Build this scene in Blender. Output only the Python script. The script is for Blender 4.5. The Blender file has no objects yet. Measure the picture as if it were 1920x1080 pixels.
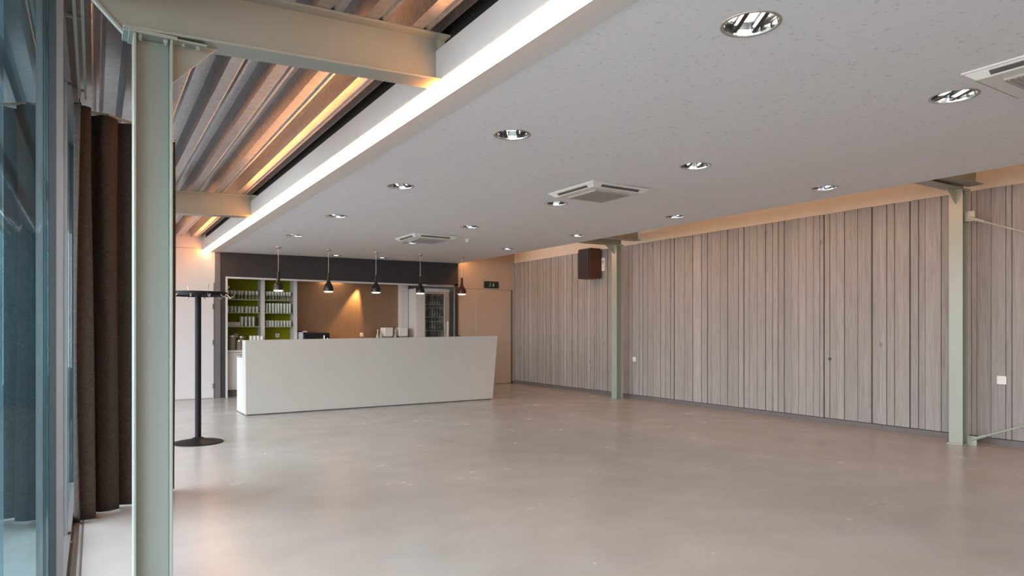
import bpy, bmesh, math, random
from mathutils import Vector, Matrix
random.seed(7)
S = bpy.context.scene
COL = S.collection
PI = math.pi

# ---------------------------------------------------------------- camera, exposure, sky
cd = bpy.data.cameras.new('camera')
cam = bpy.data.objects.new('camera', cd); COL.objects.link(cam)
YAW = 0.5596
cam.location = (0, 0, 1.4)
cam.rotation_euler = (PI/2, 0, -YAW)
cd.sensor_width = 36.0
cd.lens = 1250.6/1920*36.0
cd.shift_y = (618-540)/1920
cd.clip_start = 0.02; cd.clip_end = 200
S.camera = cam
S.view_settings.view_transform = 'Standard'
S.view_settings.look = 'None'
S.view_settings.gamma = 1.0
S.view_settings.exposure = 0.0
S.view_settings.use_curve_mapping = False

SKY = 12.0
w = bpy.data.worlds.new('sky'); S.world = w; w.use_nodes = True
wn = w.node_tree.nodes; wl = w.node_tree.links
bg = wn['Background']; bg.inputs['Strength'].default_value = SKY
tc = wn.new('ShaderNodeTexCoord'); sx = wn.new('ShaderNodeSeparateXYZ'); rp = wn.new('ShaderNodeValToRGB')
wl.new(tc.outputs['Generated'], sx.inputs[0]); wl.new(sx.outputs['Z'], rp.inputs[0]); wl.new(rp.outputs[0], bg.inputs[0])
rp.color_ramp.elements[0].position = 0.0; rp.color_ramp.elements[0].color = (0.96, 0.91, 0.94, 1)
rp.color_ramp.elements[1].position = 0.6; rp.color_ramp.elements[1].color = (0.78, 0.78, 0.88, 1)

# sky portal along the glazed facade (helps sampling of the sky only)
pl = bpy.data.lights.new('facade_portal', 'AREA'); pl.shape = 'RECTANGLE'; pl.size = 20.6; pl.size_y = 3.0
pl.cycles.is_portal = True
po = bpy.data.objects.new('facade_portal', pl); COL.objects.link(po)
po.location = (-0.45, 4.5, 1.55); po.rotation_euler = (0, -PI/2, PI); po.rotation_mode = 'XYZ'
po.matrix_world = Matrix.Translation((-0.45, 4.4, 1.55)) @ Matrix(((0, 0, -1, 0), (1, 0, 0, 0), (0, -1, 0, 0), (0, 0, 0, 1)))

def area(name, loc, size, size_y, power, color, direction):
    l = bpy.data.lights.new(name, 'AREA'); l.shape = 'RECTANGLE'; l.size = size; l.size_y = size_y
    l.energy = power; l.color = color
    o = bpy.data.objects.new(name, l); COL.objects.link(o); o.location = loc
    o.rotation_euler = Vector(direction).to_track_quat('-Z', 'Y').to_euler()
    return o

# ---------------------------------------------------------------- materials
def new_mat(name):
    m = bpy.data.materials.new(name); m.use_nodes = True
    nt = m.node_tree; b = nt.nodes['Principled BSDF']
    return m, nt, b

def mat(name, col, rough=0.6, metal=0.0, var=0.06, scale=6.0, bump=0.0, bscale=60.0, spec=None, stretch=None, emit=None, estr=0):
    m, nt, b = new_mat(name); N = nt.nodes; L = nt.links
    tc = N.new('ShaderNodeTexCoord'); mp = N.new('ShaderNodeMapping')
    if stretch: mp.inputs['Scale'].default_value = stretch
    L.new(tc.outputs['Object'], mp.inputs[0])
    nz = N.new('ShaderNodeTexNoise'); nz.inputs['Scale'].default_value = scale; nz.inputs['Detail'].default_value = 4
    L.new(mp.outputs[0], nz.inputs['Vector'])
    cr = N.new('ShaderNodeValToRGB')
    cr.color_ramp.elements[0].position = 0.3; cr.color_ramp.elements[1].position = 0.7
    cr.color_ramp.elements[0].color = (*[max(0, c*(1-var)) for c in col], 1)
    cr.color_ramp.elements[1].color = (*[min(1, c*(1+var)) for c in col], 1)
    L.new(nz.outputs['Fac'], cr.inputs[0]); L.new(cr.outputs[0], b.inputs['Base Color'])
    b.inputs['Roughness'].default_value = rough; b.inputs['Metallic'].default_value = metal
    if spec is not None: b.inputs['Specular IOR Level'].default_value = spec
    if bump:
        n2 = N.new('ShaderNodeTexNoise'); n2.inputs['Scale'].default_value = bscale; n2.inputs['Detail'].default_value = 3
        L.new(mp.outputs[0], n2.inputs['Vector'])
        bp = N.new('ShaderNodeBump'); bp.inputs['Strength'].default_value = bump; bp.inputs['Distance'].default_value = 0.01
        L.new(n2.outputs['Fac'], bp.inputs['Height']); L.new(bp.outputs[0], b.inputs['Normal'])
    if emit:
        b.inputs['Emission Color'].default_value = (*emit, 1); b.inputs['Emission Strength'].default_value = estr
    return m

def m_floor():
    m, nt, b = new_mat('polished_concrete'); N = nt.nodes; L = nt.links
    tc = N.new('ShaderNodeTexCoord')
    n1 = N.new('ShaderNodeTexNoise'); n1.inputs['Scale'].default_value = 0.55; n1.inputs['Detail'].default_value = 5; n1.inputs['Roughness'].default_value = 0.5; n1.inputs['Distortion'].default_value = 0.2
    n2 = N.new('ShaderNodeTexNoise'); n2.inputs['Scale'].default_value = 2.2; n2.inputs['Detail'].default_value = 6; n2.inputs['Roughness'].default_value = 0.6
    n3 = N.new('ShaderNodeTexNoise'); n3.inputs['Scale'].default_value = 40; n3.inputs['Detail'].default_value = 3
    for n in (n1, n2, n3): L.new(tc.outputs['Object'], n.inputs['Vector'])
    c1 = N.new('ShaderNodeValToRGB'); e = c1.color_ramp.elements
    e[0].position = .25; e[0].color = (.40, .375, .355, 1); e[1].position = .75; e[1].color = (.48, .46, .45, 1)
    L.new(n1.outputs['Fac'], c1.inputs[0])
    c2 = N.new('ShaderNodeValToRGB'); e = c2.color_ramp.elements
    e[0].position = .2; e[0].color = (.86, .85, .84, 1); e[1].position = .8; e[1].color = (1, 1, 1, 1)
    L.new(n2.outputs['Fac'], c2.inputs[0])
    mx = N.new('ShaderNodeMix'); mx.data_type = 'RGBA'; mx.blend_type = 'MULTIPLY'; mx.inputs[0].default_value = 1
    L.new(c1.outputs[0], mx.inputs[6]); L.new(c2.outputs[0], mx.inputs[7]); L.new(mx.outputs[2], b.inputs['Base Color'])
    r = N.new('ShaderNodeMapRange'); r.inputs[3].default_value = .22; r.inputs[4].default_value = .30
    L.new(n2.outputs['Fac'], r.inputs[0]); L.new(r.outputs[0], b.inputs['Roughness'])
    b.inputs['Specular IOR Level'].default_value = .5
    bp = N.new('ShaderNodeBump'); bp.inputs['Strength'].default_value = .05; bp.inputs['Distance'].default_value = .003
    L.new(n3.outputs['Fac'], bp.inputs['Height']); L.new(bp.outputs[0], b.inputs['Normal'])
    return m

def m_boards():
    m, nt, b = new_mat('whitewashed_boards'); N = nt.nodes; L = nt.links
    tc = N.new('ShaderNodeTexCoord')
    at = N.new('ShaderNodeAttribute'); at.attribute_name = 'board_tone'
    mp = N.new('ShaderNodeMapping'); mp.inputs['Scale'].default_value = (9, 9, .55); L.new(tc.outputs['Object'], mp.inputs[0])
    off = N.new('ShaderNodeVectorMath'); off.operation = 'ADD'
    sc = N.new('ShaderNodeVectorMath'); sc.operation = 'SCALE'; sc.inputs['Scale'].default_value = 37
    L.new(at.outputs['Color'], sc.inputs[0]); L.new(mp.outputs[0], off.inputs[0]); L.new(sc.outputs[0], off.inputs[1])
    n1 = N.new('ShaderNodeTexNoise'); n1.inputs['Scale'].default_value = 3; n1.inputs['Detail'].default_value = 5; n1.inputs['Distortion'].default_value = 1.2
    L.new(off.outputs[0], n1.inputs['Vector'])
    c1 = N.new('ShaderNodeValToRGB'); e = c1.color_ramp.elements
    e[0].position = .3; e[0].color = (.275, .255, .25, 1); e[1].position = .65; e[1].color = (.365, .345, .34, 1)
    L.new(n1.outputs['Fac'], c1.inputs[0])
    tone = N.new('ShaderNodeMapRange'); tone.inputs[3].default_value = .86; tone.inputs[4].default_value = 1.1
    L.new(at.outputs['Fac'], tone.inputs[0])
    mx = N.new('ShaderNodeVectorMath'); mx.operation = 'SCALE'
    L.new(c1.outputs[0], mx.inputs[0]); L.new(tone.outputs[0], mx.inputs['Scale'])
    # knots
    mk = N.new('ShaderNodeMapping'); mk.inputs['Scale'].default_value = (1, 1, .55); L.new(tc.outputs['Object'], mk.inputs[0])
    vo = N.new('ShaderNodeTexVoronoi'); vo.inputs['Scale'].default_value = 2.1; L.new(mk.outputs[0], vo.inputs['Vector'])
    kr = N.new('ShaderNodeMapRange'); kr.inputs[1].default_value = .028; kr.inputs[2].default_value = .06; kr.inputs[3].default_value = .62; kr.inputs[4].default_value = 1
    L.new(vo.outputs['Distance'], kr.inputs[0])
    m2 = N.new('ShaderNodeVectorMath'); m2.operation = 'SCALE'; L.new(mx.outputs[0], m2.inputs[0]); L.new(kr.outputs[0], m2.inputs['Scale'])
    L.new(m2.outputs[0], b.inputs['Base Color'])
    b.inputs['Roughness'].default_value = .7
    return m

def m_ceiling():
    m, nt, b = new_mat('acoustic_plaster'); N = nt.nodes; L = nt.links
    tc = N.new('ShaderNodeTexCoord')
    n1 = N.new('ShaderNodeTexNoise'); n1.inputs['Scale'].default_value = 26; n1.inputs['Detail'].default_value = 3
    L.new(tc.outputs['Object'], n1.inputs['Vector'])
    c1 = N.new('ShaderNodeValToRGB'); e = c1.color_ramp.elements
    e[0].position = .33; e[0].color = (.68, .69, .705, 1); e[1].position = .38; e[1].color = (.80, .805, .82, 1)
    L.new(n1.outputs['Fac'], c1.inputs[0]); L.new(c1.outputs[0], b.inputs['Base Color'])
    b.inputs['Roughness'].default_value = .9
    bp = N.new('ShaderNodeBump'); bp.inputs['Strength'].default_value = .25; bp.inputs['Distance'].default_value = .004
    L.new(n1.outputs['Fac'], bp.inputs['Height']); L.new(bp.outputs[0], b.inputs['Normal'])
    return m

def m_glass(name, tint, refl=(.85, .95, .97)):
    m = bpy.data.materials.new(name); m.use_nodes = True; nt = m.node_tree; N = nt.nodes; L = nt.links
    N.remove(N['Principled BSDF']); out = N['Material Output']
    g = N.new('ShaderNodeNewGeometry'); d = N.new('ShaderNodeVectorMath'); d.operation = 'DOT_PRODUCT'
    L.new(g.outputs['Incoming'], d.inputs[0]); L.new(g.outputs['Normal'], d.inputs[1])
    a = N.new('ShaderNodeMath'); a.operation = 'ABSOLUTE'; L.new(d.outputs['Value'], a.inputs[0])
    s = N.new('ShaderNodeMath'); s.operation = 'SUBTRACT'; s.inputs[0].default_value = 1; L.new(a.outputs[0], s.inputs[1])
    p = N.new('ShaderNodeMath'); p.operation = 'POWER'; p.inputs[1].default_value = 5; L.new(s.outputs[0], p.inputs[0])
    r = N.new('ShaderNodeMapRange'); r.inputs[3].default_value = .05; r.inputs[4].default_value = 1; L.new(p.outputs[0], r.inputs[0])
    t = N.new('ShaderNodeBsdfTransparent'); t.inputs[0].default_value = (*tint, 1)
    gl = N.new('ShaderNodeBsdfGlossy'); gl.inputs[0].default_value = (*refl, 1); gl.inputs['Roughness'].default_value = 0.01
    mx = N.new('ShaderNodeMixShader'); L.new(r.outputs[0], mx.inputs[0]); L.new(t.outputs[0], mx.inputs[1]); L.new(gl.outputs[0], mx.inputs[2])
    L.new(mx.outputs[0], out.inputs[0])
    return m

def m_emit(name, col, st):
    m = bpy.data.materials.new(name); m.use_nodes = True; nt = m.node_tree; N = nt.nodes
    N.remove(N['Principled BSDF']); e = N.new('ShaderNodeEmission'); e.inputs[0].default_value = (*col, 1); e.inputs[1].default_value = st
    nt.links.new(e.outputs[0], N['Material Output'].inputs[0]); return m

M = {}
M['floor'] = m_floor(); M['boards'] = m_boards(); M['acoustic'] = m_ceiling()
M['board_gap'] = mat('board_backing', (.055, .045, .045), .9)
M['white_plaster'] = mat('white_plaster', (.66, .66, .65), .75, var=.02)
M['cream'] = mat('cream_plaster', (.70, .64, .56), .85, var=.03)
M['wall_white'] = mat('white_wall_paint', (.62, .575, .585), .6, var=.03, scale=2)
M['wall_back'] = mat('cream_wall_panels', (.46, .37, .30), .6, var=.03, scale=2)
M['paint'] = mat('grey_green_steel_paint', (.305, .335, .295), .32, var=.03, scale=3, spec=.6)
M['deck'] = mat('galvanised_deck', (.55, .56, .58), .38, metal=1.0, var=.12, scale=22, bump=.06, bscale=70)
M['charcoal'] = mat('charcoal_panel', (.035, .031, .033), .5, var=.1)
M['dark'] = mat('dark_gap', (.015, .013, .012), .9)
M['baseboard'] = mat('grey_skirting', (.14, .125, .125), .6)
M['counter'] = mat('matte_counter_white', (.50, .49, .465), .38, var=.015, scale=2)
M['white_lam'] = mat('white_laminate', (.60, .575, .57), .35, var=.02)
M['green'] = mat('olive_green_back_panel', (.20, .20, .002), .6, var=.06, spec=.15)
M['brown'] = mat('brushed_bronze_panel', (.30, .19, .12), .34, metal=.45, var=.08, scale=8, stretch=(10, 10, .3))
M['steel'] = mat('brushed_steel', (.55, .54, .52), .3, metal=.9, var=.06)
M['chrome'] = mat('chrome', (.9, .9, .9), .06, metal=1, var=.01)
M['reflector'] = mat('satin_reflector', (.9, .9, .88), .22, metal=1, var=.01)
M['black'] = mat('black_enamel', (.012, .011, .012), .3, var=.2)
M['black_metal'] = mat('black_powder_coat', (.008, .008, .009), .5, spec=.2, var=.1)
M['red_dark'] = mat('dark_red_enamel', (.09, .018, .015), .3, var=.1)
M['speaker_wood'] = mat('dark_brown_wood', (.085, .032, .014), .5, var=.25, scale=5, stretch=(8, 8, .6))
M['grille'] = mat('black_speaker_grille', (.012, .012, .016), .7, bump=.4, bscale=300)
M['curtain'] = mat('dark_brown_curtain_cloth', (.050, .036, .028), .95, var=.3, scale=60, bump=.5, bscale=220)
M['frame'] = mat('grey_aluminium_frame', (.20, .185, .185), .35, metal=.4, var=.05)
M['gasket'] = mat('black_gasket', (.02, .03, .035), .5)
M['brown_frame'] = mat('brown_seal', (.16, .12, .08), .6)
M['white_plastic'] = mat('white_plastic', (.75, .74, .72), .4, var=.02)
M['grey_plastic'] = mat('grey_grille_plastic', (.42, .40, .385), .6, var=.04)
M['slot'] = mat('dark_air_slot', (.10, .10, .09), .7)
M['sign'] = mat('dark_green_sign', (.008, .022, .014), .4)
M['sign_white'] = mat('pale_pictogram', (.35, .45, .40), .5)
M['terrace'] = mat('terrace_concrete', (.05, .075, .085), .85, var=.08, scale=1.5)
M['cladding'] = mat('added_dark_backdrop', (.05, .10, .12), .7, var=.3, scale=4, stretch=(8, 8, .5))  # dark teal for the added wall behind the glass
M['glass'] = m_glass('window_glass', (.86, .93, .93), (.60, .82, .88))
M['clear'] = m_glass('clear_drinking_glass', (.90, .92, .90), (.95, .95, .95))
M['ware'] = mat('pale_glassware', (.42, .43, .37), .15, var=.05, spec=.9)
M['shelf'] = mat('frosted_shelf', (.30, .31, .20), .3)
M['strip'] = m_emit('warm_light_strip', (1, .72, .42), 9.0)
M['tube'] = m_emit('added_amber_glow', (1, .34, .07), 48.0)  # added emitter that tints the beams orange, not a real tube
M['cove'] = m_emit('amber_cove_lamp', (1, .44, .13), 22)
M['lamp'] = m_emit('compact_lamp_glow', (1, .97, .92), 2.2)
M['bulb'] = m_emit('pendant_glow', (1, .9, .78), 1.1)
M['niche_lamp'] = m_emit('niche_tube_glow', (1, .62, .28), 16.0)
M['led'] = mat('red_led', (.5, .01, .04), .4, emit=(.8, .01, .06), estr=.5)
M['bottle'] = mat('dark_bottle_glass', (.03, .028, .03), .12, spec=.8)
M['fridge_in'] = mat('fridge_liner', (.16, .14, .135), .5)
M['bag'] = mat('grey_tin', (.24, .20, .17), .6)

# ---------------------------------------------------------------- mesh helpers
class MB:
    def __init__(s): s.bm = bmesh.new()
    def box(s, x0, x1, y0, y1, z0, z1):
        r = bmesh.ops.create_cube(s.bm, size=1.0)
        for v in r['verts']:
            v.co = Vector(((x0+x1)/2 + v.co.x*(x1-x0), (y0+y1)/2 + v.co.y*(y1-y0), (z0+z1)/2 + v.co.z*(z1-z0)))
        return s
    def hexa(s, p):   # 8 points: bottom 4 ccw, top 4 ccw
        v = [s.bm.verts.new(q) for q in p]
        for f in ((3, 2, 1, 0), (4, 5, 6, 7), (0, 1, 5, 4), (1, 2, 6, 5), (2, 3, 7, 6), (3, 0, 4, 7)): s.bm.faces.new([v[i] for i in f])
        return s
    def prism(s, poly, axis, a, b):  # polygon extruded along an axis
        def P(u, w, t):
            return {'x': (t, u, w), 'y': (u, t, w), 'z': (u, w, t)}[axis]
        A = [s.bm.verts.new(P(u, w, a)) for u, w in poly]; B = [s.bm.verts.new(P(u, w, b)) for u, w in poly]
        n = len(poly)
        s.bm.faces.new(A); s.bm.faces.new(B[::-1])
        for i in range(n): s.bm.faces.new((A[i], B[i], B[(i+1) % n], A[(i+1) % n]))
        return s
    def tube(s, p, q, r, n=12, r2=None, cap=True):
        p = Vector(p); q = Vector(q); d = (q-p).normalized(); r2 = r if r2 is None else r2
        u = d.cross(Vector((0, 0, 1)));
        if u.length < 1e-4: u = Vector((1, 0, 0))
        u.normalize(); w_ = d.cross(u)
        A = []; B = []
        for k in range(n):
            a = 2*PI*k/n; o = u*math.cos(a)+w_*math.sin(a)
            A.append(s.bm.verts.new(p+o*r)); B.append(s.bm.verts.new(q+o*r2))
        for k in range(n): s.bm.faces.new((A[k], A[(k+1) % n], B[(k+1) % n], B[k]))
        if cap: s.bm.faces.new(A[::-1]); s.bm.faces.new(B)
        return s
    def path(s, pts, r, n=8):
        for a, b in zip(pts, pts[1:]): s.tube(a, b, r, n)
        return s
    def lathe(s, prof, c=(0, 0, 0), n=24):
        rings = []
        for r, z in prof:
            rings.append([s.bm.verts.new((c[0]+max(r, 1e-4)*math.cos(2*PI*k/n), c[1]+max(r, 1e-4)*math.sin(2*PI*k/n), c[2]+z)) for k in range(n)])
        for A, B in zip(rings, rings[1:]):
            for k in range(n): s.bm.faces.new((A[k], A[(k+1) % n], B[(k+1) % n], B[k]))
        return s
    def build(s, name, m, parent=None, bevel=0, smooth=False, angle=40):
        bmesh.ops.recalc_face_normals(s.bm, faces=s.bm.faces[:])
        me = bpy.data.meshes.new(name); s.bm.to_mesh(me); s.bm.free()
        me.materials.append(M[m] if isinstance(m, str) else m)
        o = bpy.data.objects.new(name, me); COL.objects.link(o)
        if parent: o.parent = parent
        if smooth:
            for p in me.polygons: p.use_smooth = True
            try: me.set_sharp_from_angle(angle=math.radians(angle))
            except Exception: pass
        if bevel:
            b = o.modifiers.new('bevel', 'BEVEL'); b.width = bevel; b.segments = 2; b.limit_method = 'ANGLE'
        return o

def tag(o, label=None, cat=None, group=None, kind=None):
    if label: o['label'] = label
    if cat: o['category'] = cat
    if group: o['group'] = group
    if kind: o['kind'] = kind
    return o
def thing(name, label, cat, loc=(0, 0, 0), group=None, rz=0):
    o = bpy.data.objects.new(name, None); COL.objects.link(o); o.location = loc; o.rotation_euler.z = rz
    o.empty_display_size = .1
    return tag(o, label, cat, group)
def struct(o, label=None, cat='room structure'):
    return tag(o, label, cat, None, 'structure')
def sempty(name, label, cat='room structure'):
    o = bpy.data.objects.new(name, None); COL.objects.link(o); return struct(o, label, cat)
def dup(root, loc, label=None, group=None, rz=None):
    r = root.copy(); COL.objects.link(r); r.location = loc
    if rz is not None: r.rotation_euler.z = rz
    if label: r['label'] = label
    if group: r['group'] = group
    for ch in list(root.children):
        c = ch.copy(); COL.objects.link(c); c.parent = r
        for g in list(ch.children):
            d = g.copy(); COL.objects.link(d); d.parent = c
    return r

# ---------------------------------------------------------------- room dimensions
XG = -0.16            # glass line
XW = 9.29             # face of the timber boards
YB = 14.76            # plane of the bar front and the end walls
YN = -6.0
XA, XBm, XC, XF = 1.857, 1.995, 2.186, 7.688
def Zc(x, y): return 2.933 + .0107*x + .002*y
def Zbeam(x): return 2.968 + .045*(x-1.857)

# floor
struct(MB().box(-.30, 9.6, YN-.2, 16.2, -.12, 0).build('floor', 'floor'), 'polished grey brown mottled concrete floor', 'floor')
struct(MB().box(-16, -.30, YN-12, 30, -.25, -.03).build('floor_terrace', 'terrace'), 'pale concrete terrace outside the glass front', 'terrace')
struct(MB().box(-7, -.45, 15.6, 15.9, -.03, 4.5).build('wall_added_dark', 'cladding'), 'added dark wall outside that darkens the view through the glass front', 'wall')  # wall added so that the glass looks onto something dark

# right wall: plaster, board cladding, skirting
wr = struct(MB().box(XW+.03, XW+.25, YN, YB+1.4, 0, 3.95).build('wall_right', 'cream'), 'cream plaster wall above whitewashed vertical timber boards', 'wall')
mb = MB(); layer = mb.bm.loops.layers.color.new('board_tone')
y = YN
k = 0
while y < YB-.02:
    wd = random.choice((.055, .075, .095, .095, .12, .12, .15, .19)); wd = min(wd, YB-.005-y)
    dp = random.choice((0, .006, .012))
    n0 = len(mb.bm.faces)
    mb.box(XW+dp, XW+.024, y, y+wd, .082, 3.132+random.uniform(-.002, .002))
    mb.bm.faces.ensure_lookup_table()
    t = random.random(); t2 = random.random()
    for f in mb.bm.faces[n0:]:
        for lp in f.loops: lp[layer] = (t, t2, t*.5+t2*.5, 1)
    y += wd + random.choice((.007, .007, .012, .016)); k += 1
cl = mb.build('board_cladding', 'boards', wr)
MB().box(XW+.024, XW+.03, YN, YB, .07, 3.125).build('board_backing', 'board_gap', wr)
struct(MB().box(XW+.006, XW+.03, YN, YB, 0, .072).build('baseboard_right', 'baseboard'), 'dark grey skirting under the timber boards', 'baseboard')

# back walls
lb = MB().box(-.30, 2.18, YB, YB+.15, 0, 3.95)
wb = struct(lb.build('wall_back', 'wall_white'), 'pale pinkish white end wall left of the bar', 'wall')
MB().box(-.3, 2.10, YB-.003, YB, 3.035, 3.042).box(-.3, .93, YB-.003, YB, 2.345, 2.352).build('panel_seam', 'baseboard', wb)
wb2 = struct(MB().box(7.651, XW+.03, YB, YB+.15, 0, 3.95).build('wall_back_right', 'wall_back'), 'warm cream end wall right of the bar', 'wall')
MB().box(7.66, 9.28, YB-.003, YB, 2.425, 2.432).build('panel_seam', 'baseboard', wb2)
struct(MB().box(7.66, 9.28, YB-.012, YB, 0, .05).build('baseboard_back', 'baseboard'), 'thin dark skirting under the exit sign wall', 'baseboard')
# end wall behind the camera
struct(MB().box(-.3, 9.6, YN-.15, YN, 0, 3.95).build('wall_front', 'wall_white'), 'plain white wall at the near end of the hall', 'wall')

# door leaf in the left end wall
d1 = sempty('door_1', 'flush white door with three hinges beside the bar', 'door')
MB().box(.96, 2.062, YB-.022, YB, .01, 2.34).build('door_leaf', 'wall_white', d1, bevel=.003)
MB().box(2.066, 2.078, YB-.012, YB, 0, 2.36).build('door_gap', 'baseboard', d1)
for z in (1.868, 1.139, .25):
    MB().tube((2.066, YB-.03, z-.05), (2.066, YB-.03, z+.05), .011, 10).box(2.04, 2.066, YB-.028, YB-.02, z-.05, z+.05).build('hinge', 'baseboard', d1)
MB().box(2.085, 2.185, YB-.05, YB, 0, 2.99).build('door_post', 'frame', d1)
d2 = sempty('door_2', 'flush cream door under the dark exit sign', 'door')
MB().box(8.16, 9.2, YB-.018, YB-.001, .01, 2.41).build('door_leaf', 'wall_back', d2, bevel=.003)
MB().tube((8.24, YB-.02, 1.06), (8.24, YB-.07, 1.06), .01, 8).tube((8.23, YB-.065, 1.06), (8.36, YB-.065, 1.06), .009, 8).build('door_handle', 'steel', d2)
MB().box(9.215, 9.25, YB-.012, YB, 0, 2.43).build('door_gap', 'baseboard', d2)

# suspended ceiling with round holes for the downlights
LX = [2.857+i*2.107 for i in range(3)]; LY = [2.252+j*2.31 for j in range(-3, 5)]
HS = .2; HR = .137
mb = MB(); V = {}
def cv(x, y):
    k = (round(x, 4), round(y, 4))
    if k not in V: V[k] = mb.bm.verts.new((x, y, Zc(x, y)))
    return V[k]
xs = sorted({XC, XF} | {a+s for a in LX for s in (-HS, HS)})
ys = sorted({YN, YB} | {a+s for a in LY for s in (-HS, HS)})
lights = []
for a, b in zip(xs, xs[1:]):
    for c, d in zip(ys, ys[1:]):
        hx = [l for l in LX if abs((a+b)/2-l) < .01]; hy = [l for l in LY if abs((c+d)/2-l) < .01]
        if hx and hy:
            x, y = hx[0], hy[0]; lights.append((LX.index(x), LY.index(y), x, y)); n = 32
            for k in range(n):
                a0, a1 = 2*PI*k/n, 2*PI*(k+1)/n
                def sq(t):
                    ct, st = math.cos(t), math.sin(t); m_ = max(abs(ct), abs(st)); return (x+HS*ct/m_, y+HS*st/m_)
                o0, o1 = sq(a0), sq(a1)
                mb.bm.faces.new((cv(*o0), cv(*o1), cv(x+HR*math.cos(a1), y+HR*math.sin(a1)), cv(x+HR*math.cos(a0), y+HR*math.sin(a0))))
        else:
            mb.bm.faces.new((cv(a, c), cv(a, d), cv(b, d), cv(b, c)))
# thick edge towards the timber wall
p = [(XF, YN), (XF, YB)]
mb.hexa([(XF, YN, Zc(XF, YN)), (XF+.012, YN, Zc(XF, YN)), (XF+.012, YB, Zc(XF, YB)), (XF, YB, Zc(XF, YB)),
         (XF, YN, Zc(XF, YN)+.07), (XF+.012, YN, Zc(XF, YN)+.07), (XF+.012, YB, Zc(XF, YB)+.07), (XF, YB, Zc(XF, YB)+.07)])
ceil = struct(mb.build('ceiling', 'acoustic'), 'light grey speckled acoustic suspended ceiling', 'ceiling')
# the smooth white margin and the fascia along the light strip
def slab(x0, x1, za, zb, mat_, name, parent=None, y0=YN, y1=YB-.001):
    m_ = MB().hexa([(x0, y0, za(x0, y0)), (x1, y0, za(x1, y0)), (x1, y1, za(x1, y1)), (x0, y1, za(x0, y1)),
                    (x0, y0, zb(x0, y0)), (x1, y0, zb(x1, y0)), (x1, y1, zb(x1, y1)), (x0, y1, zb(x0, y1))])
    return m_.build(name, mat_, parent)
struct(slab(XBm, XC, lambda x, y: Zc(x, y)-.003, lambda x, y: Zc(x, y)+.03, 'white_plaster', 'trim_1'), 'smooth white border between light strip and ceiling', 'ceiling border')
struct(slab(XA-.004, XA+.012, lambda x, y: Zc(x, y)+.018, lambda x, y: 3.19+.002*(y-8), 'white_plaster', 'trim_2'), 'white fascia board above the light strip', 'fascia')
struct(slab(XA+.06, XA+.08, lambda x, y: Zc(x, y)+.10, lambda x, y: 3.9, 'dark', 'trim_3'), 'dark gap behind the white fascia board', 'dark gap')
ls = slab(XA, XBm-.001, lambda x, y: Zc(x, y)-.004, lambda x, y: Zc(x, y)+.02, 'strip', 'light_strip')
tag(ls, 'long bright warm white light strip along the ceiling edge', 'light strip')
slab(XA-.006, XA-.001, lambda x, y: Zc(x, y)-.022, lambda x, y: Zc(x, y)+.014, 'tube', 'added_side_glow', ls)  # separate amber emitter added at the strip's side to warm beams and deck

# corrugated roof deck over the glass side
mb = MB(); pitch = .29; hgt = .15
prof = []; x = -1.25
zd = lambda x: 3.272 + .045*(x-1.857)
while x < 1.845:
    for dx, dz in ((0, 0), (.075, 0), (.09, .012), (.105, 0), (.12, 0), (.155, hgt), (.255, hgt)):
        if x+dx < 1.85: prof.append((x+dx, zd(x+dx)+dz))
    x += pitch
prof.append((1.85, zd(1.85)))
A = [mb.bm.verts.new((u, YN, z)) for u, z in prof]; B = [mb.bm.verts.new((u, YB, z)) for u, z in prof]
for i in range(len(prof)-1): mb.bm.faces.new((A[i], B[i], B[i+1], A[i+1]))
dk = mb.build('ceiling_deck', 'deck'); so = dk.modifiers.new('thick', 'SOLIDIFY'); so.thickness = .004
struct(dk, 'galvanised corrugated steel roof deck above the glass front', 'roof deck')
struct(MB().box(-1.3, 9.6, YN-.2, 16.2, 3.95, 4.05).build('ceiling_roof', 'dark'), 'roof slab above the hall', 'roof')
struct(MB().box(-1.32, -1.25, YN-.2, YB, 3.05, 4.0).build('trim_4', 'paint'), 'outer eaves edge of the roof', 'eaves')

# ---------------------------------------------------------------- glazed facade
YS = [-5.35+1.77*i for i in range(12)]  # stiles; ... -0.04, 1.73, 3.50, 5.27 ...
for i in range(11):
    a, b = YS[i], YS[i+1]
    wn_ = sempty('window_%d' % (i+1), 'tall glass panel of the glazed front', 'window')
    MB().box(XG-.012, XG-.002, a+.03, b-.03, .06, 3.02).build('pane', 'glass', wn_)
    xo = -.055 if i == 3 else (-.035 if i % 2 else 0)
    MB().box(XG+.020+xo, XG+.046+xo, b-.028, b+.028, .04, 3.06).build('stile', 'frame' if i != 3 else 'brown_frame', wn_)
    MB().box(XG-.004+xo, XG+.020+xo, b-.03, b+.03, .04, 3.06).build('gasket', 'gasket', wn_)
    MB().box(XG-.03, XG+.03, a+.03, b-.03, .0, .06).box(XG-.03, XG+.03, a+.03, b-.03, 3.02, 3.10).build('rail', 'frame', wn_)
fs = MB()
for x in (XG+.035, XG+.06, XG+.085): fs.box(x, x+.008, YN, YB, .0, .006)
tag(fs.build('door_track', 'frame'), 'thin metal floor track running along the glass front', 'floor track')
struct(MB().box(XG-.06, XG+.06, YN, YB, 3.10, 3.30).build('trim_5', 'frame'), 'dark metal header above the glass front', 'header')
struct(MB().box(XG-.1, XG+.05, 14.1, YB, 0, 3.1).box(XG-.1, XG+.05, YN, -5.37, 0, 3.1).build('wall_left', 'wall_white'), 'short wall ends of the glazed side', 'wall')

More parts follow.
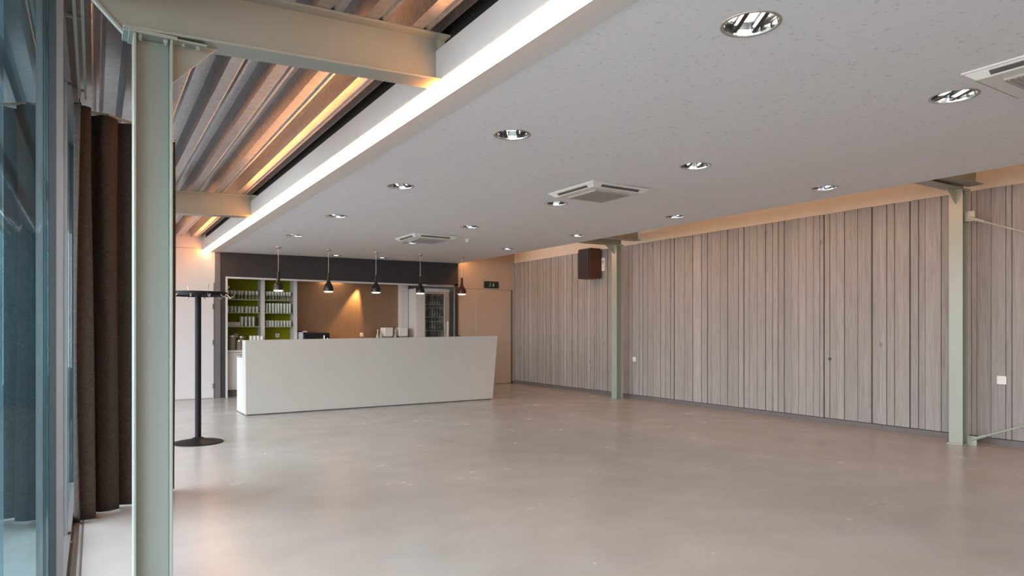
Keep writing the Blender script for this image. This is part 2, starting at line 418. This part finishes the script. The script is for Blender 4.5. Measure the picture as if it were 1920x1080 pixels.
# ---------------------------------------------------------------- steel frames
def h_column(x, y, w_, d_, z1, label, flip=False):
    t = thing('steel_column', label, 'column', (x, y, 0))
    tf, tw = .012, .009
    MB().box(0, tf, -w_/2, w_/2, 0, z1).box(d_-tf, d_, -w_/2, w_/2, 0, z1).box(tf, d_-tf, -tw/2, tw/2, 0, z1).build('shaft', 'paint', t, bevel=.003)
    MB().box(-.03, d_+.03, -w_/2-.012, w_/2+.012, 0, .016).build('base_plate', 'paint', t, bevel=.002)
    hp = MB().box(-.02, d_+.02, -w_/2-.006, w_/2+.006, z1, z1+.018).build('cap_plate', 'paint', t, bevel=.002)
    for bx in (-.005+.035, d_-.03):
        for by in (-w_/2+.025, w_/2-.025):
            MB().tube((bx, by, z1-.02), (bx, by, z1), .012, 6).tube((bx, by, z1-.03), (bx, by, z1-.02), .007, 8).build('bolt', 'paint', hp)
    return t
def beam(y, pts, depth, label, flange=.16):
    """web and two flanges following the bottom line pts=[(x,z)...]"""
    t = thing('roof_beam', label, 'beam', (0, y, 0))
    def strip(mb, off0, off1, y0, y1):
        for (xa, za), (xb, zb) in zip(pts, pts[1:]):
            mb.hexa([(xa, y0, za+off0), (xb, y0, zb+off0), (xb, y1, zb+off0), (xa, y1, za+off0),
                     (xa, y0, za+off1), (xb, y0, zb+off1), (xb, y1, zb+off1), (xa, y1, za+off1)])
    a = MB(); strip(a, .014, depth-.014, -.005, .005); a.build('web', 'paint', t)
    a = MB(); strip(a, 0, .014, -flange/2, flange/2); a.build('bottom_flange', 'paint', t, bevel=.002)
    a = MB(); strip(a, depth-.014, depth, -flange/2, flange/2); a.build('top_flange', 'paint', t, bevel=.002)
    return t

CY = [3.88, 9.83, -2.07]
txt = ['large grey green steel column in the left foreground', 'distant steel column hidden behind the brown curtain', 'steel column behind the viewpoint by the glass']
btx = ['large steel beam above the foreground column', 'tan lit steel beam beyond the corrugated deck bay', 'roof beam at the near end of the hall']
for y, a, b in zip(CY, txt, btx):
    zt = Zbeam(.25)-.02
    h_column(.165, y, .17, .175, zt, a)
    t = beam(y, [(.12, Zbeam(.12)), (1.9, Zbeam(1.9)), (2.4, 3.03), (7.4, 3.14), (9.08, 3.15)], .30, b, .17)
    # tapered tail of the beam beyond the column, towards the glass
    z0 = Zbeam(.12)
    MB().hexa([(.12, -.005, z0), (.12, .005, z0), (-.14, .005, z0+.27), (-.14, -.005, z0+.27),
               (.12, -.005, z0+.30), (.12, .005, z0+.30), (-.14, .005, z0+.285), (-.14, -.005, z0+.285)]).build('tail_web', 'paint', t)
    MB().hexa([(.12, -.02, z0), (.12, .02, z0), (-.15, .02, z0+.28), (-.15, -.02, z0+.28),
               (.12, -.02, z0+.014), (.12, .02, z0+.014), (-.14, .02, z0+.29), (-.14, -.02, z0+.29)]).build('tail_flange', 'paint', t)
    # haunch gusset right of the column
    g = MB(); g.prism([(.34, zt), (.56, Zbeam(.56)-.002), (.34, zt-.20)], 'y', -.006, .006); g.build('gusset', 'paint', t)
    g = MB(); g.box(.12, .50, -.075, .075, Zbeam(.2)-.014, Zbeam(.2)-.002)
    hp = g.build('splice_plate', 'paint', t, bevel=.002)
    for bx in (.39, .46):
        for by in (-.05, .05): MB().tube((bx, by, Zbeam(.2)-.034), (bx, by, Zbeam(.2)-.012), .010, 6).build('bolt', 'paint', hp)

RC = [(4.02, 'grey steel column on the timber wall with bracing rods'), (10.325, 'distant steel column on the timber wall beside the speaker'), (-2.3, 'steel column on the timber wall behind the viewpoint')]
for y, l in RC:
    t = h_column(8.90, y, .155, .165, 3.085, l)
    g = MB(); g.prism([(8.90, 3.085), (8.66, 3.10), (8.90, 2.93)], 'y', -.006, .006)
    g.build('gusset', 'paint', t); [setattr(c, 'location', (-8.90, -y, 0)) for c in t.children if c.name.startswith('gusset')]
    for c in t.children:
        if c.name.startswith('gusset'): c.location = (-8.90, 0, 0)
beam(4.02, [(7.2, 3.10), (9.085, 3.105)], .22, 'dark end of roof beam over the bracing column', .16)
beam(10.325, [(7.2, 3.10), (9.085, 3.105)], .22, 'end of roof beam over the column beside the speaker', .16)
# bracing rods
def rod(y0, z0, y1, z1, x, label):
    t = thing('bracing_rod', label, 'bracing rod', (x, y0, z0))
    d = Vector((0, y1-y0, z1-z0)); e = d.normalized()
    MB().tube(e*.12, d-e*.12, .013, 10).build('rod', 'paint', t, smooth=True)
    MB().box(-.006, .006, -.10, .01, -.06, .06).build('lug', 'paint', t)
    MB().tube(e*.05, e*.22, .02, 10).build('turnbuckle', 'paint', t, smooth=True)
rod(3.94, 2.77, -2.2, .12, 8.97, 'thin steel bracing rod sloping down from the column')
rod(3.94, .05, -2.2, 2.62, 9.02, 'thin steel bracing rod rising from the column foot')

# ---------------------------------------------------------------- cove lamp beside the timber wall
cvl = MB().box(7.74, 7.80, YN+.1, YB-.05, 3.13, 3.17).build('cove_lamp', 'cove')
tag(cvl, 'concealed amber cove lamp above the ceiling edge at the timber wall', 'cove lamp')

# ---------------------------------------------------------------- downlights
rows = {0: 'row behind the viewpoint', 1: 'row behind the viewpoint', 2: 'row behind the viewpoint', 3: 'nearest row', 4: 'second row', 5: 'third row', 6: 'fourth row', 7: 'fifth row near the bar'}
cols = ['beside the light strip', 'in the middle line', 'near the timber wall']
def make_downlight():
    t = thing('downlight', 'x', 'downlight', (0, 0, 0), 'round chrome downlights in the suspended ceiling')
    MB().lathe([(.134, .002), (.137, -.004), (.150, -.004), (.152, 0.001)], n=32).build('trim_ring', 'steel', t, smooth=True)
    MB().lathe([(.136, 0), (.128, .04), (.112, .085), (.085, .13), (.0, .135)], n=14).build('reflector', 'reflector', t)
    MB().lathe([(.112, .062), (.06, .058), (0, .056)], n=24).build('lamp', 'lamp', t, smooth=True)
    for q in (-.05, .05): MB().box(q-.012, q+.012, -.112, .112, .006, .05).build('louvre', 'black', t)
    return t
dl0 = None
dlamp = bpy.data.lights.new('downlight_lamp', 'AREA'); dlamp.shape = 'DISK'; dlamp.size = .20; dlamp.energy = 3.0; dlamp.color = (1, .95, .88)
for i, j, x, y in lights:
    if j < 2: continue
    lab = 'round chrome recessed downlight in the %s, %s' % (rows[j], cols[i])
    lo = bpy.data.objects.new('downlight_lamp', dlamp); COL.objects.link(lo); lo.location = (x, y, Zc(x, y)+.03)
    if dl0 is None: dl0 = make_downlight(); dl0.location = (x, y, Zc(x, y)); dl0['label'] = lab; dl0.rotation_euler.z = -.6
    else: dup(dl0, (x, y, Zc(x, y)), lab, rz=-.6)

# cassettes
def make_cassette():
    t = thing('air_conditioning_cassette', 'x', 'air conditioner', (0, 0, 0), 'square ceiling air conditioning cassettes')
    h = .415; g = .355
    p = MB()
    p.hexa([(-h, -h, -.012), (h, -h, -.012), (h, h, -.012), (-h, h, -.012), (-h, -h, .0), (h, -h, .0), (h, h, .0), (-h, h, .0)])
    p.hexa([(-g, -g, -.052), (g, -g, -.052), (g, g, -.052), (-g, g, -.052), (-h+.01, -h+.01, -.012), (h-.01, -h+.01, -.012), (h-.01, h-.01, -.012), (-h+.01, h-.01, -.012)])
    p.build('panel', 'white_plastic', t, bevel=.003)
    for a in range(4):
        R = Matrix.Rotation(a*PI/2, 4, 'Z'); s = MB()
        ya, za, yb, zb = g+.012, -.044, g+.036, -.026    # on the sloping side
        s.hexa([(-.27, ya, za-.001), (.27, ya, za-.001), (.27, yb+.001, zb-.001), (-.27, yb+.001, zb-.001), (-.27, ya, za+.004), (.27, ya, za+.004), (.27, yb, zb+.004), (-.27, yb, zb+.004)])
        s.bm.transform(R); s.build('air_slot', 'slot', t)
    g = MB().box(-.25, .25, -.25, .25, -.066, -.052)
    for k in range(15): yy = -.224+k*.032; g.box(-.24, .24, yy-.004, yy+.004, -.070, -.066)
    g.build('grille', 'grey_plastic', t)
    return t
cs = make_cassette(); cs.location = (4.96, 1.61, Zc(4.96, 1.61)-.004); cs['label'] = 'square ceiling cassette nearest the viewpoint, cut by the right frame edge'
dup(cs, (4.925, 5.985, Zc(4.925, 5.985)-.004), 'square ceiling cassette in the middle of the ceiling')
dup(cs, (4.90, 10.63, Zc(4.9, 10.63)-.004), 'small distant square ceiling cassette nearest the bar')
sd = thing('smoke_detector', 'small white round smoke detector on the ceiling near the bar', 'smoke detector', (5.628, 10.487, Zc(5.6, 10.5)))
MB().lathe([(.055, 0), (.055, -.02), (.04, -.045), (.0, -.05)], n=20).build('housing', 'white_plastic', sd, smooth=True)
MB().lathe([(.025, -.045), (.022, -.06), (0, -.062)], n=16).build('sensor', 'white_plastic', sd)
for (x, l) in ((4.45, 'left'), (5.50, 'right')):
    t = thing('ceiling_spot', 'tiny recessed spot above the bar, %s one of two' % l, 'spot light', (x, 14.3, Zc(x, 14.3)), 'tiny spots in front of the bar opening')
    MB().lathe([(.05, .002), (.11, -.006), (.125, 0)], n=20).build('trim_ring', 'steel', t)
    MB().lathe([(.05, -.004), (0, -.005)], n=16).build('lamp', 'lamp', t)

# pendants
def make_pendant():
    t = thing('pendant_lamp', 'x', 'pendant lamp', (0, 0, 0), 'black pendant lamps hanging before the bar')
    MB().lathe([(0, 0), (.055, 0), (.055, -.012), (.03, -.03), (0, -.032)], n=20).build('canopy', 'steel', t, smooth=True)
    MB().tube((0, 0, -.03), (0, 0, -.49), .004, 6).build('cord', 'steel', t)
    sh = MB().lathe([(0, -.47), (.022, -.47), (.026, -.50), (.030, -.60), (.038, -.65), (.070, -.70), (.090, -.74), (.096, -.775), (.097, -.83), (.09, -.83), (.088, -.775), (.06, -.71), (0, -.68)], n=28).build('shade', 'black', t, smooth=True)
    MB().lathe([(.0915, -.8305), (.0915, -.846), (.07, -.858), (0, -.862)], n=28).build('diffuser', 'bulb', t, smooth=True)
    return t
pd = None
pl_ = [(3.012, .0, 'leftmost of the five black pendant lamps, before the green shelves'), (3.986, .03, 'second black pendant lamp from the left, before the bronze back panel'),
       (4.983, .0, 'middle one of the five black pendant lamps'), (5.986, -.02, 'black pendant lamp before the white panel beside the glass fridge'),
       (7.0, -.03, 'rightmost pendant lamp, dark red, before the cream wall')]
for x, dz, l in pl_:
    if pd is None: pd = make_pendant(); pd.location = (x, 13.3, Zc(x, 13.3)); pd['label'] = l
    else:
        q = dup(pd, (x, 13.3, Zc(x, 13.3)), l)
        if x > 6.5:
            for c in q.children:
                if c.name.startswith('shade'):
                    c.data = c.data.copy(); c.data.materials[0] = M['red_dark']; c['label'] = 'dark red shade'

# ---------------------------------------------------------------- bar front and niche
bk = MB().box(2.185, 7.651, YB-.03, YB+.05, 2.49, Zc(4, YB)+.06)
bk.box(2.185, 2.285, YB-.03, YB+.05, 0, 2.49).box(7.56, 7.651, YB-.03, YB+.05, 0, 2.53)
bk = struct(bk.build('wall_bar_front', 'charcoal'), 'charcoal bulkhead and side panels framing the bar opening', 'wall')
fr = MB().box(2.285, 7.54, YB-.035, YB+.04, 2.455, 2.49).box(2.285, 2.325, YB-.035, YB+.04, 0, 2.455)
trim6 = struct(fr.build('trim_6', 'white_lam'), 'white frame around the bar opening', 'opening frame')
nb = MB().box(2.2, 8.2, 15.60, 15.7, 0, 2.7)
nb.box(2.2, 2.31, YB+.05, 15.6, 0, 2.7).box(8.1, 8.2, YB+.15, 15.6, 0, 2.7)
struct(nb.build('wall_niche', 'wall_white'), 'white walls inside the bar recess', 'wall')
struct(MB().box(2.2, 8.2, YB+.05, 15.7, 2.56, 2.62).build('ceiling_niche', 'white_plaster'), 'white soffit inside the bar recess', 'ceiling')
struct(MB().box(3.95, 6.42, 15.57, 15.598, .9, 2.55).build('wall_splashback', 'brown'), 'brushed bronze back panel of the bar', 'wall panel')
nl = MB().box(4.55, 5.05, 15.30, 15.36, 2.52, 2.55).build('niche_lamp', 'niche_lamp')
tag(nl, 'small amber lamp under the soffit of the bar recess', 'lamp')
sp = bpy.data.lights.new('niche_spot', 'SPOT'); sp.energy = 360; sp.color = (1, .58, .20); sp.spot_size = math.radians(46); sp.spot_blend = .6; sp.shadow_soft_size = .03
spo = bpy.data.objects.new('niche_spot', sp); COL.objects.link(spo); spo.location = (5.42, 15.47, 2.54); spo.rotation_euler = Vector((-.26, .03, -1)).to_track_quat('-Z', 'Y').to_euler()
# shelving unit with green back
su = thing('shelving_unit', 'white framed shelving unit with olive green back full of glasses', 'shelving', (2.32, 15.2, .97))
W = 1.53
MB().box(0, W, .36, .385, 0, 1.56).build('back_panel', 'green', su)
MB().box(0, .03, 0, .36, 0, 1.56).box(W-.07, W, 0, .36, 0, 1.56).box(0, W, 0, .36, 1.53, 1.56).build('case', 'white_lam', su)
MB().box(.755, .835, -.002, .36, 0, 1.53).build('divider', 'white_lam', su)
SZ = (1.08, .80, .50)
for z in SZ:
    for a, b in ((.03, .755), (.835, W-.07)):
        MB().box(a, b, .02, .36, z-.018, z).build('shelf', 'shelf', su)
# glasses on the shelves
def make_glass(h, r, stem):
    if stem: prof = [(0, 0), (r*.85, 0), (r*.85, .004), (.005, .010), (.004, h*.45), (r*.7, h*.55), (r, h*.75), (r*.85, h), (r*.82, h), (r*.95, h*.75), (r*.6, h*.57), (0, h*.5)]
    else: prof = [(0, 0), (r*.8, 0), (r, h), (r*.94, h), (r*.74, .01), (0, .01)]
    return MB().lathe(prof, n=10)
kinds = []
for h, r, st in ((.19, .034, True), (.13, .032, False), (.21, .03, False)):
    kinds.append((h, r, st))
first = {}
shelfname = ['top', 'middle', 'lowest']
for si, z in enumerate(SZ):
    for bi, (a, b) in enumerate(((.06, .73), (.87, W-.10))):
        n = 9
        h, r, st = kinds[0 if si == 0 else (1 if (si == 1) == (bi == 0) else 2)]
        if si == 2 and bi == 0: n = 4
        for row in (0, 1):
            for k in range(n):
                key = (h, r)
                x = 2.32+a+r+(b-a-2*r)*k/(9-1)+random.uniform(-.006, .006) + (.30 if n == 4 else 0); yy = 15.2+.09+row*.14+random.uniform(-.01, .01)
                loc = (x, yy, .97+z)
                nm = 'wine_glass' if st else 'drinking_glass'
                if key not in first:
                    o = make_glass(h, r, st).build(nm, 'ware', smooth=True); first[key] = o
                else:
                    o = first[key].copy(); COL.objects.link(o)
                o.location = loc
                tag(o, '%s in the %s row, %s shelf, %s green bay' % ('pale stemmed glass' if st else 'pale straight glass', 'front' if row == 0 else 'rear', shelfname[si], 'left' if bi == 0 else 'right'), 'glass',
                    'glasses %s row, %s shelf, %s bay' % ('front' if row == 0 else 'rear', shelfname[si], 'left' if bi == 0 else 'right'))
# long pale tray on the lowest left shelf
t = thing('serving_tray', 'long pale plastic tray on the lowest shelf of the left green bay', 'tray', (2.40, 15.30, 1.47))
MB().box(0, .27, 0, .2, 0, .012).box(0, .27, 0, .01, .012, .09).box(0, .27, .19, .2, .012, .09).box(0, .01, .01, .19, .012, .09).box(.26, .27, .01, .19, .012, .09).build('tray_body', 'ware', t)

# back worktop and cabinets
bc = thing('back_cabinet', 'white low cabinet run along the back of the bar recess', 'cabinet', (2.32, 14.86, 0))
MB().box(0, 4.28, .05, .70, .14, .93).build('body', 'white_lam', bc)
for k in range(7): MB().box(.01+k*.61, .01+k*.61+.60, .028, .05, .16, .92).build('door', 'white_lam', bc, bevel=.002)
MB().box(0, 4.28, .10, .70, 0, .14).build('plinth', 'baseboard', bc)
tag(MB().box(2.32, 6.60, 14.86, 15.565, .93, .968).build('back_worktop', 'white_lam', bevel=.003), 'white worktop under the green shelves and bronze panel', 'worktop')
# sockets on the panels
def socket(x, y, z, label, axis='y', s=.082, name='wall_socket'):
    t = thing(name, label, 'socket', (x, y, z))
    if axis == 'y':
        MB().box(-s/2, s/2, -.012, 0, -s/2, s/2).build('plate', 'white_plastic', t, bevel=.003)
        MB().tube((0, -.016, 0), (0, -.012, 0), s*.32, 16).build('insert', 'grey_plastic', t)
    else:
        MB().box(-.012, 0, -s/2, s/2, -s/2, s/2).build('plate', 'white_plastic', t, bevel=.003)
        MB().tube((-.016, 0, 0), (-.012, 0, 0), s*.32, 16).build('insert', 'white_plastic', t)
    return t
socket(5.47, 15.57, 1.275, 'small socket on the bronze back panel')
socket(2.62, 15.56, 1.27, 'small socket on the green back of the left bay')
socket(3.50, 15.56, 1.27, 'small socket on the green back of the right bay')
socket(XW, 10.15, .80, 'white socket plate low on the timber wall beyond the bracing bay', 'x', .09)
socket(XW, 3.686, .79, 'white socket plate on the timber boards right of the near column', 'x', .10)
t = thing('wall_thermostat', 'narrow white box on the boards beside the speaker', 'thermostat', (XW, 11.10, 2.80))
MB().box(-.035, 0, -.045, .045, -.14, .14).build('housing', 'white_plastic', t, bevel=.004); MB().box(-.038, -.035, -.03, .03, .02, .09).build('display', 'grey_plastic', t)
tag(MB().tube((XW-.002, 5.913, .963), (XW+.008, 5.913, .963), .022, 12).build('wall_plug_hole', 'black'), 'small dark round hole in the boards between the columns', 'hole')

# things on the back worktop
t = thing('coffee_machine', 'low black coffee machine before the bronze panel', 'coffee machine', (3.92, 14.98, .968))
MB().box(0, .60, 0, .42, .02, .36).build('body', 'black', t, bevel=.02)
MB().box(-.035, .0, .0, .40, .0, .40).box(-.035, .09, 0, .4, .375, .40).build('side_frame', 'white_lam', t)
MB().box(.05, .5, -.10, .0, .03, .06).build('drip_tray', 'steel', t)
MB().tube((.46, -.04, .12), (.46, -.04, .30), .012, 10).tube((.54, -.04, .12), (.54, -.04, .24), .010, 10).build('steam_wand', 'chrome', t)
for k, (x, l) in enumerate(((5.83, 'white box on a dark stand at the bronze panel, left one'), (6.21, 'white box on a dark stand nearest the white panel'))):
    t = thing('coffee_grinder', l, 'coffee grinder', (x, 15.0, .968))
    MB().box(.0, .2, 0, .25, 0, .27).build('stand', 'bag', t, bevel=.006)
    MB().box(-.01, .21, -.02, .24, .27, .48).build('hopper', 'white_plastic', t, bevel=.015)
    MB().box(.05, .15, -.10, -.0, 0, .02).build('cup_rest', 'steel', t)
for x, l in ((5.67, 'pale bottle left of the white boxes on the back worktop'), (5.75, 'second pale bottle beside the white boxes on the back worktop'), (6.11, 'squat pale jar between the two white boxes')):
    t = thing('bottle', l, 'bottle', (x, 15.02, .968))
    MB().lathe([(0, 0), (.035, 0), (.037, .02), (.037, .28), (.015, .36), (.013, .42), (0, .42)], n=14).build('body', 'ware', t, smooth=True)
    MB().lathe([(.0155, .40), (.0155, .43), (0, .43)], n=12).build('cap', 'white_plastic', t)
for x, y_, r, h, l in ((2.47, 15.05, .07, .30, 'tall grey canister at the left end of the back worktop'), (2.60, 14.98, .06, .20, 'lower grey canister in front at the left end of the worktop'), (2.66, 15.12, .06, .28, 'brown grey canister beside the tall one at the left end')):
    t = thing('canister', l, 'canister', (x, y_, .968))
    MB().lathe([(0, 0), (r, 0), (r, h), (0, h)], n=18).build('body', 'bag', t, smooth=True)
    MB().lathe([(r*1.04, h-.02), (r*1.04, h+.01), (0, h+.02)], n=18).build('lid', 'steel', t, smooth=True)
for k in range(4):
    x = 2.83+k*.075
    t = thing('white_mug', 'white mug on the back worktop, %s from the left' % ['first', 'second', 'third', 'fourth'][k], 'mug', (x, 15.0, .968), 'mugs under the left green bay')
    MB().lathe([(0, 0), (.03, 0), (.034, .30), (.031, .30), (.028, .01), (0, .01)], n=14).build('body', 'white_plastic', t, smooth=True)
# glass fridge with white side panel
tag(MB().box(6.60, 6.755, 14.90, 15.55, 0, 2.40).build('tall_panel', 'white_lam', bevel=.004), 'tall plain white cabinet panel left of the glass fridge', 'cabinet')
tag(MB().box(6.40, 6.585, 15.35, 15.56, .97, 2.55).build('service_panel', 'wall_white', bevel=.004), 'narrow pale panel between bronze panel and dark gap', 'panel')
fg = thing('glass_fridge', 'tall drinks fridge with glass door at the right of the bar', 'fridge', (6.76, 14.88, 0))
w_, h_ = .72, 2.40
MB().box(0, .03, 0, .6, 0, h_).box(w_-.03, w_, 0, .6, 0, h_).box(0.03, w_-.03, 0, .6, h_-.07, h_).box(0.03, w_-.03, 0, .6, 0, .12).build('case', 'white_lam', fg)
MB().box(.03, w_-.03, .56, .6, .12, h_-.07).build('liner', 'fridge_in', fg)
dr = MB().box(.03, .06, -.03, 0, .12, h_-.07).box(w_-.15, w_-.03, -.03, 0, .12, h_-.07).box(.06, w_-.15, -.03, 0, h_-.13, h_-.07).box(.06, w_-.15, -.03, 0, .12, .18).build('door', 'steel', fg, bevel=.003)
MB().box(.06, w_-.15, -.02, -.012, .18, h_-.13).build('pane', 'clear', dr)
MB().tube((w_-.06, -.06, 1.1), (w_-.06, -.06, 1.6), .01, 8).build('handle', 'steel', dr)
for z in (.55, 1.0, 1.38, 1.72, 2.02):
    MB().box(.04, w_-.04, .03, .54, z-.012, z).build('shelf', 'steel', fg)
b0 = None
for z, wd in ((1.38, 'lower'), (1.72, 'middle'), (2.02, 'upper')):
    for k in range(7):
        loc = (6.76+.10+k*.068, 14.88+.09, z)
        if b0 is None:
            b0 = thing('fridge_bottle', 'x', 'bottle', loc); MB().lathe([(0, 0), (.026, 0), (.028, .01), (.028, .12), (.011, .18), (.011, .225), (0, .225)], n=12).build('body', 'ware', b0, smooth=True)
            MB().lathe([(.0125, .21), (.0125, .23), (0, .23)], n=10).build('cap', 'white_plastic', b0); o = b0
        else: o = dup(b0, loc)
        if wd != 'middle':
            for c in o.children:
                if c.name.startswith('body'): c.data = c.data.copy() if c.data.materials[0] != M['bottle'] else c.data; c.data.materials[0] = M['bottle']
        tag(o, '%s small bottle on the %s shelf of the glass fridge' % ('pale' if wd == 'middle' else 'dark', wd), 'bottle', 'bottles on the %s fridge shelf' % wd)
b0_c = [c for c in b0.children if c.name.startswith('body')]

# rounded metal frame round the fridge
fm = MB(); pts = []
x0, x1, zt_, rr = 6.80, 7.545, 2.485, .07
for k in range(7):
    a = PI/2*(1-k/6); pts.append((x1-rr+rr*math.cos(a), YB-.03, zt_-rr+rr*math.sin(a)))
fm.path([(x0, YB-.03, zt_)]+pts+[(x1, YB-.03, 0)], .018, 8)
tag(fm.build('metal_surround', 'frame', trim6, smooth=True), 'rounded grey metal surround')

# ---------------------------------------------------------------- bar counter
ct = thing('bar_counter', 'long plain white bar counter with slanted right end', 'bar counter', (2.08, 11.45, 0))
LZ = 1.225; RZ = 1.272
F = MB()
# tall front slab, right end leans outwards, front plane turns slightly
F.hexa([(0, 0, .018), (4.70, .10, .018), (4.70, .37, .018), (0, .27, .018), (-.005, 0, LZ), (4.83, .13, RZ), (4.83, .40, RZ), (-.005, .27, LZ)])
F.build('front_slab', 'counter', ct, bevel=.003)
G_ = MB(); G_.hexa([(.0, .27, .018), (4.66, .37, .018), (4.66, .86, .018), (.0, .78, .018), (0, .27, .93), (4.70, .38, .93), (4.70, .86, .93), (0, .78, .93)])
G_.build('back_body', 'white_lam', ct)
MB().hexa([(-.01, .27, .93), (4.72, .38, .93), (4.72, .88, .93), (-.01, .80, .93), (-.01, .27, .965), (4.72, .38, .965), (4.72, .88, .965), (-.01, .80, .965)]).build('work_surface', 'steel', ct)
MB().hexa([(.03, .03, 0), (4.66, .13, 0), (4.66, .80, 0), (.03, .72, 0), (.03, .03, .018), (4.66, .13, .018), (4.66, .80, .018), (.03, .72, .018)]).build('plinth', 'baseboard', ct)
t = thing('beer_tap', 'small dark tap top peeping over the right end of the bar counter', 'tap', (6.25, 12.0, .965))
MB().lathe([(0, 0), (.05, 0), (.05, .01), (.018, .02), (.018, .28), (.025, .31), (0, .325)], n=14).build('column', 'black', t, smooth=True)
MB().tube((0, 0, .27), (0, -.10, .25), .01, 8).build('spout', 'steel', t)

# ---------------------------------------------------------------- exit sign, alarm led, speaker
t = thing('exit_sign', 'small dark green exit sign with pale pictogram on the cream wall', 'exit sign', (8.40, YB-.03, 2.46))
MB().box(0, .42, 0, .03, 0, .172).build('panel', 'sign', t, bevel=.003)
pg = MB(); pg.box(.245, .285, -.002, 0, .04, .12).box(.155, .17, -.002, 0, .075, .115).tube((.175, -.002, .13), (.175, 0, .13), .012, 10)
pg.hexa([(.14, -.002, .035), (.15, -.002, .03), (.17, -.002, .075), (.157, -.002, .08), (.14, 0, .035), (.15, 0, .03), (.17, 0, .075), (.157, 0, .08)])
pg.hexa([(.17, -.002, .075), (.195, -.002, .06), (.20, -.002, .04), (.163, -.002, .068), (.17, 0, .075), (.195, 0, .06), (.20, 0, .04), (.163, 0, .068)])
pg.build('pictogram', 'sign_white', t)
t = thing('alarm_light', 'tiny red warning light at the end of the light strip', 'warning light', (2.03, YB-.002, 3.22))
MB().box(-.05, .05, -.03, 0, -.05, .05).build('housing', 'white_plastic', t, bevel=.004)
MB().box(-.035, .035, -.045, -.03, -.035, .035).build('lens', 'led', t, bevel=.006)

t = thing('wall_speaker', 'dark brown box loudspeaker high on the timber wall by the far column', 'speaker', (8.95, 11.36, 2.50))
MB().box(.0, .29, -.20, .20, 0, .645).build('cabinet', 'speaker_wood', t, bevel=.005)
MB().box(-.02, 0, -.185, .185, .015, .63).build('grille', 'grille', t, bevel=.008)
MB().box(.29, .345, -.06, .06, .22, .42).build('wall_bracket', 'black_metal', t)

# ---------------------------------------------------------------- coat rack
t = thing('coat_rack', 'black round coat stand with a ring of hooks beside the foreground column', 'coat rack', (1.09, 9.06, 0))
MB().lathe([(0, 0), (.29, 0), (.29, .012), (.25, .022), (.08, .05), (.05, .07), (0, .07)], n=40).build('base', 'black_metal', t, smooth=True)
MB().tube((0, 0, .05), (0, 0, 1.84), .036, 20).build('pole', 'black_metal', t, smooth=True)
rg = MB().lathe([(.30, 1.815), (.335, 1.815), (.335, 1.865), (.30, 1.865), (.30, 1.815)], n=40)
for k in range(4): a = PI*k/4; rg.tube((.32*math.cos(a), .32*math.sin(a), 1.835), (-.32*math.cos(a), -.32*math.sin(a), 1.835), .012, 8)
rg.build('ring', 'black_metal', t, smooth=True)
for k in range(12):
    a = 2*PI*k/12+.2; c_, s_ = math.cos(a), math.sin(a)
    hk = MB().path([(c_*r_, s_*r_, z_) for r_, z_ in ((.325, 1.84), (.37, 1.80), (.40, 1.80), (.415, 1.83))], .006, 6)
    if k % 3 == 0: hk.path([(c_*r_, s_*r_, z_) for r_, z_ in ((.325, 1.85), (.345, 1.90), (.38, 1.955))], .006, 6)
    hk.build('hook', 'steel', t)

# ---------------------------------------------------------------- curtain and rails
path = [(-.085, 5.70), (-.075, 5.97), (.09, 5.985), (.27, 6.15), (.45, 6.36), (.57, 6.50)]
L_ = [0]
for a, b in zip(path, path[1:]): L_.append(L_[-1]+math.dist(a, b))
def at(s):
    for i in range(len(path)-1):
        if s <= L_[i+1] or i == len(path)-2:
            u = (s-L_[i])/(L_[i+1]-L_[i]); a, b = path[i], path[i+1]
            d = Vector((b[0]-a[0], b[1]-a[1])).normalized()
            return Vector((a[0]+(b[0]-a[0])*u, a[1]+(b[1]-a[1])*u)), Vector((-d.y, d.x))
mb = MB(); NS, NZ = 260, 24; G = []
ph = [0]; 
for i in range(NS): ph.append(ph[-1]+ (2*PI/NS)*6*(1+.5*math.sin(i*.11)+.3*math.sin(i*.037)))
for j in range(NZ+1):
    v = j/NZ; z = .015+v*3.015; row = []
    for i in range(NS+1):
        p, n = at(L_[-1]*i/NS)
        amp = (.062-.014*v)*(1+.35*math.sin(i*.05))
        o = amp*math.sin(ph[i]+.25*math.sin(3*v)) + .008*math.sin(2.3*ph[i]+v*4)
        q = p+n*o
        row.append(mb.bm.verts.new((max(q.x, -.125), q.y, z)))
    G.append(row)
for j in range(NZ):
    for i in range(NS): mb.bm.faces.new((G[j][i], G[j][i+1], G[j+1][i+1], G[j+1][i]))
cu = mb.build('curtain', 'curtain', smooth=True, angle=180)
so = cu.modifiers.new('thick', 'SOLIDIFY'); so.thickness = .004
tag(cu, 'dark brown floor length curtain gathered behind the foreground column', 'curtain')
rl = thing('curtain_rail', 'pale double curtain rail running along the glass front', 'curtain rail', (-.06, 0, 3.075))
MB().box(-.035, -.02, YN+.1, 5.72, -.012, .006).box(.0, .015, YN+.1, 5.72, -.012, .006).build('rail', 'paint', rl)
for y in (-2.0, -.2, 1.6, 3.0, 4.3, 5.6): MB().box(-.06, .0, y-.012, y+.012, .006, .02).box(-.085, -.06, y-.012, y+.012, .006, .03).build('bracket', 'paint', rl)
rl2 = thing('curtain_rail', 'thin curtain rail across the bay above the brown curtain', 'curtain rail', (0, 0, 3.05))
MB().path([(-.10, 5.99, -.004), (.09, 6.0, 0), (.27, 6.15, 0), (.45, 6.36, 0), (.60, 6.53, 0)], .012, 8).build('rail', 'paint', rl2)
MB().tube((.45, 6.36, 0), (.45, 6.36, .17), .006, 6).build('hanger', 'paint', rl2)
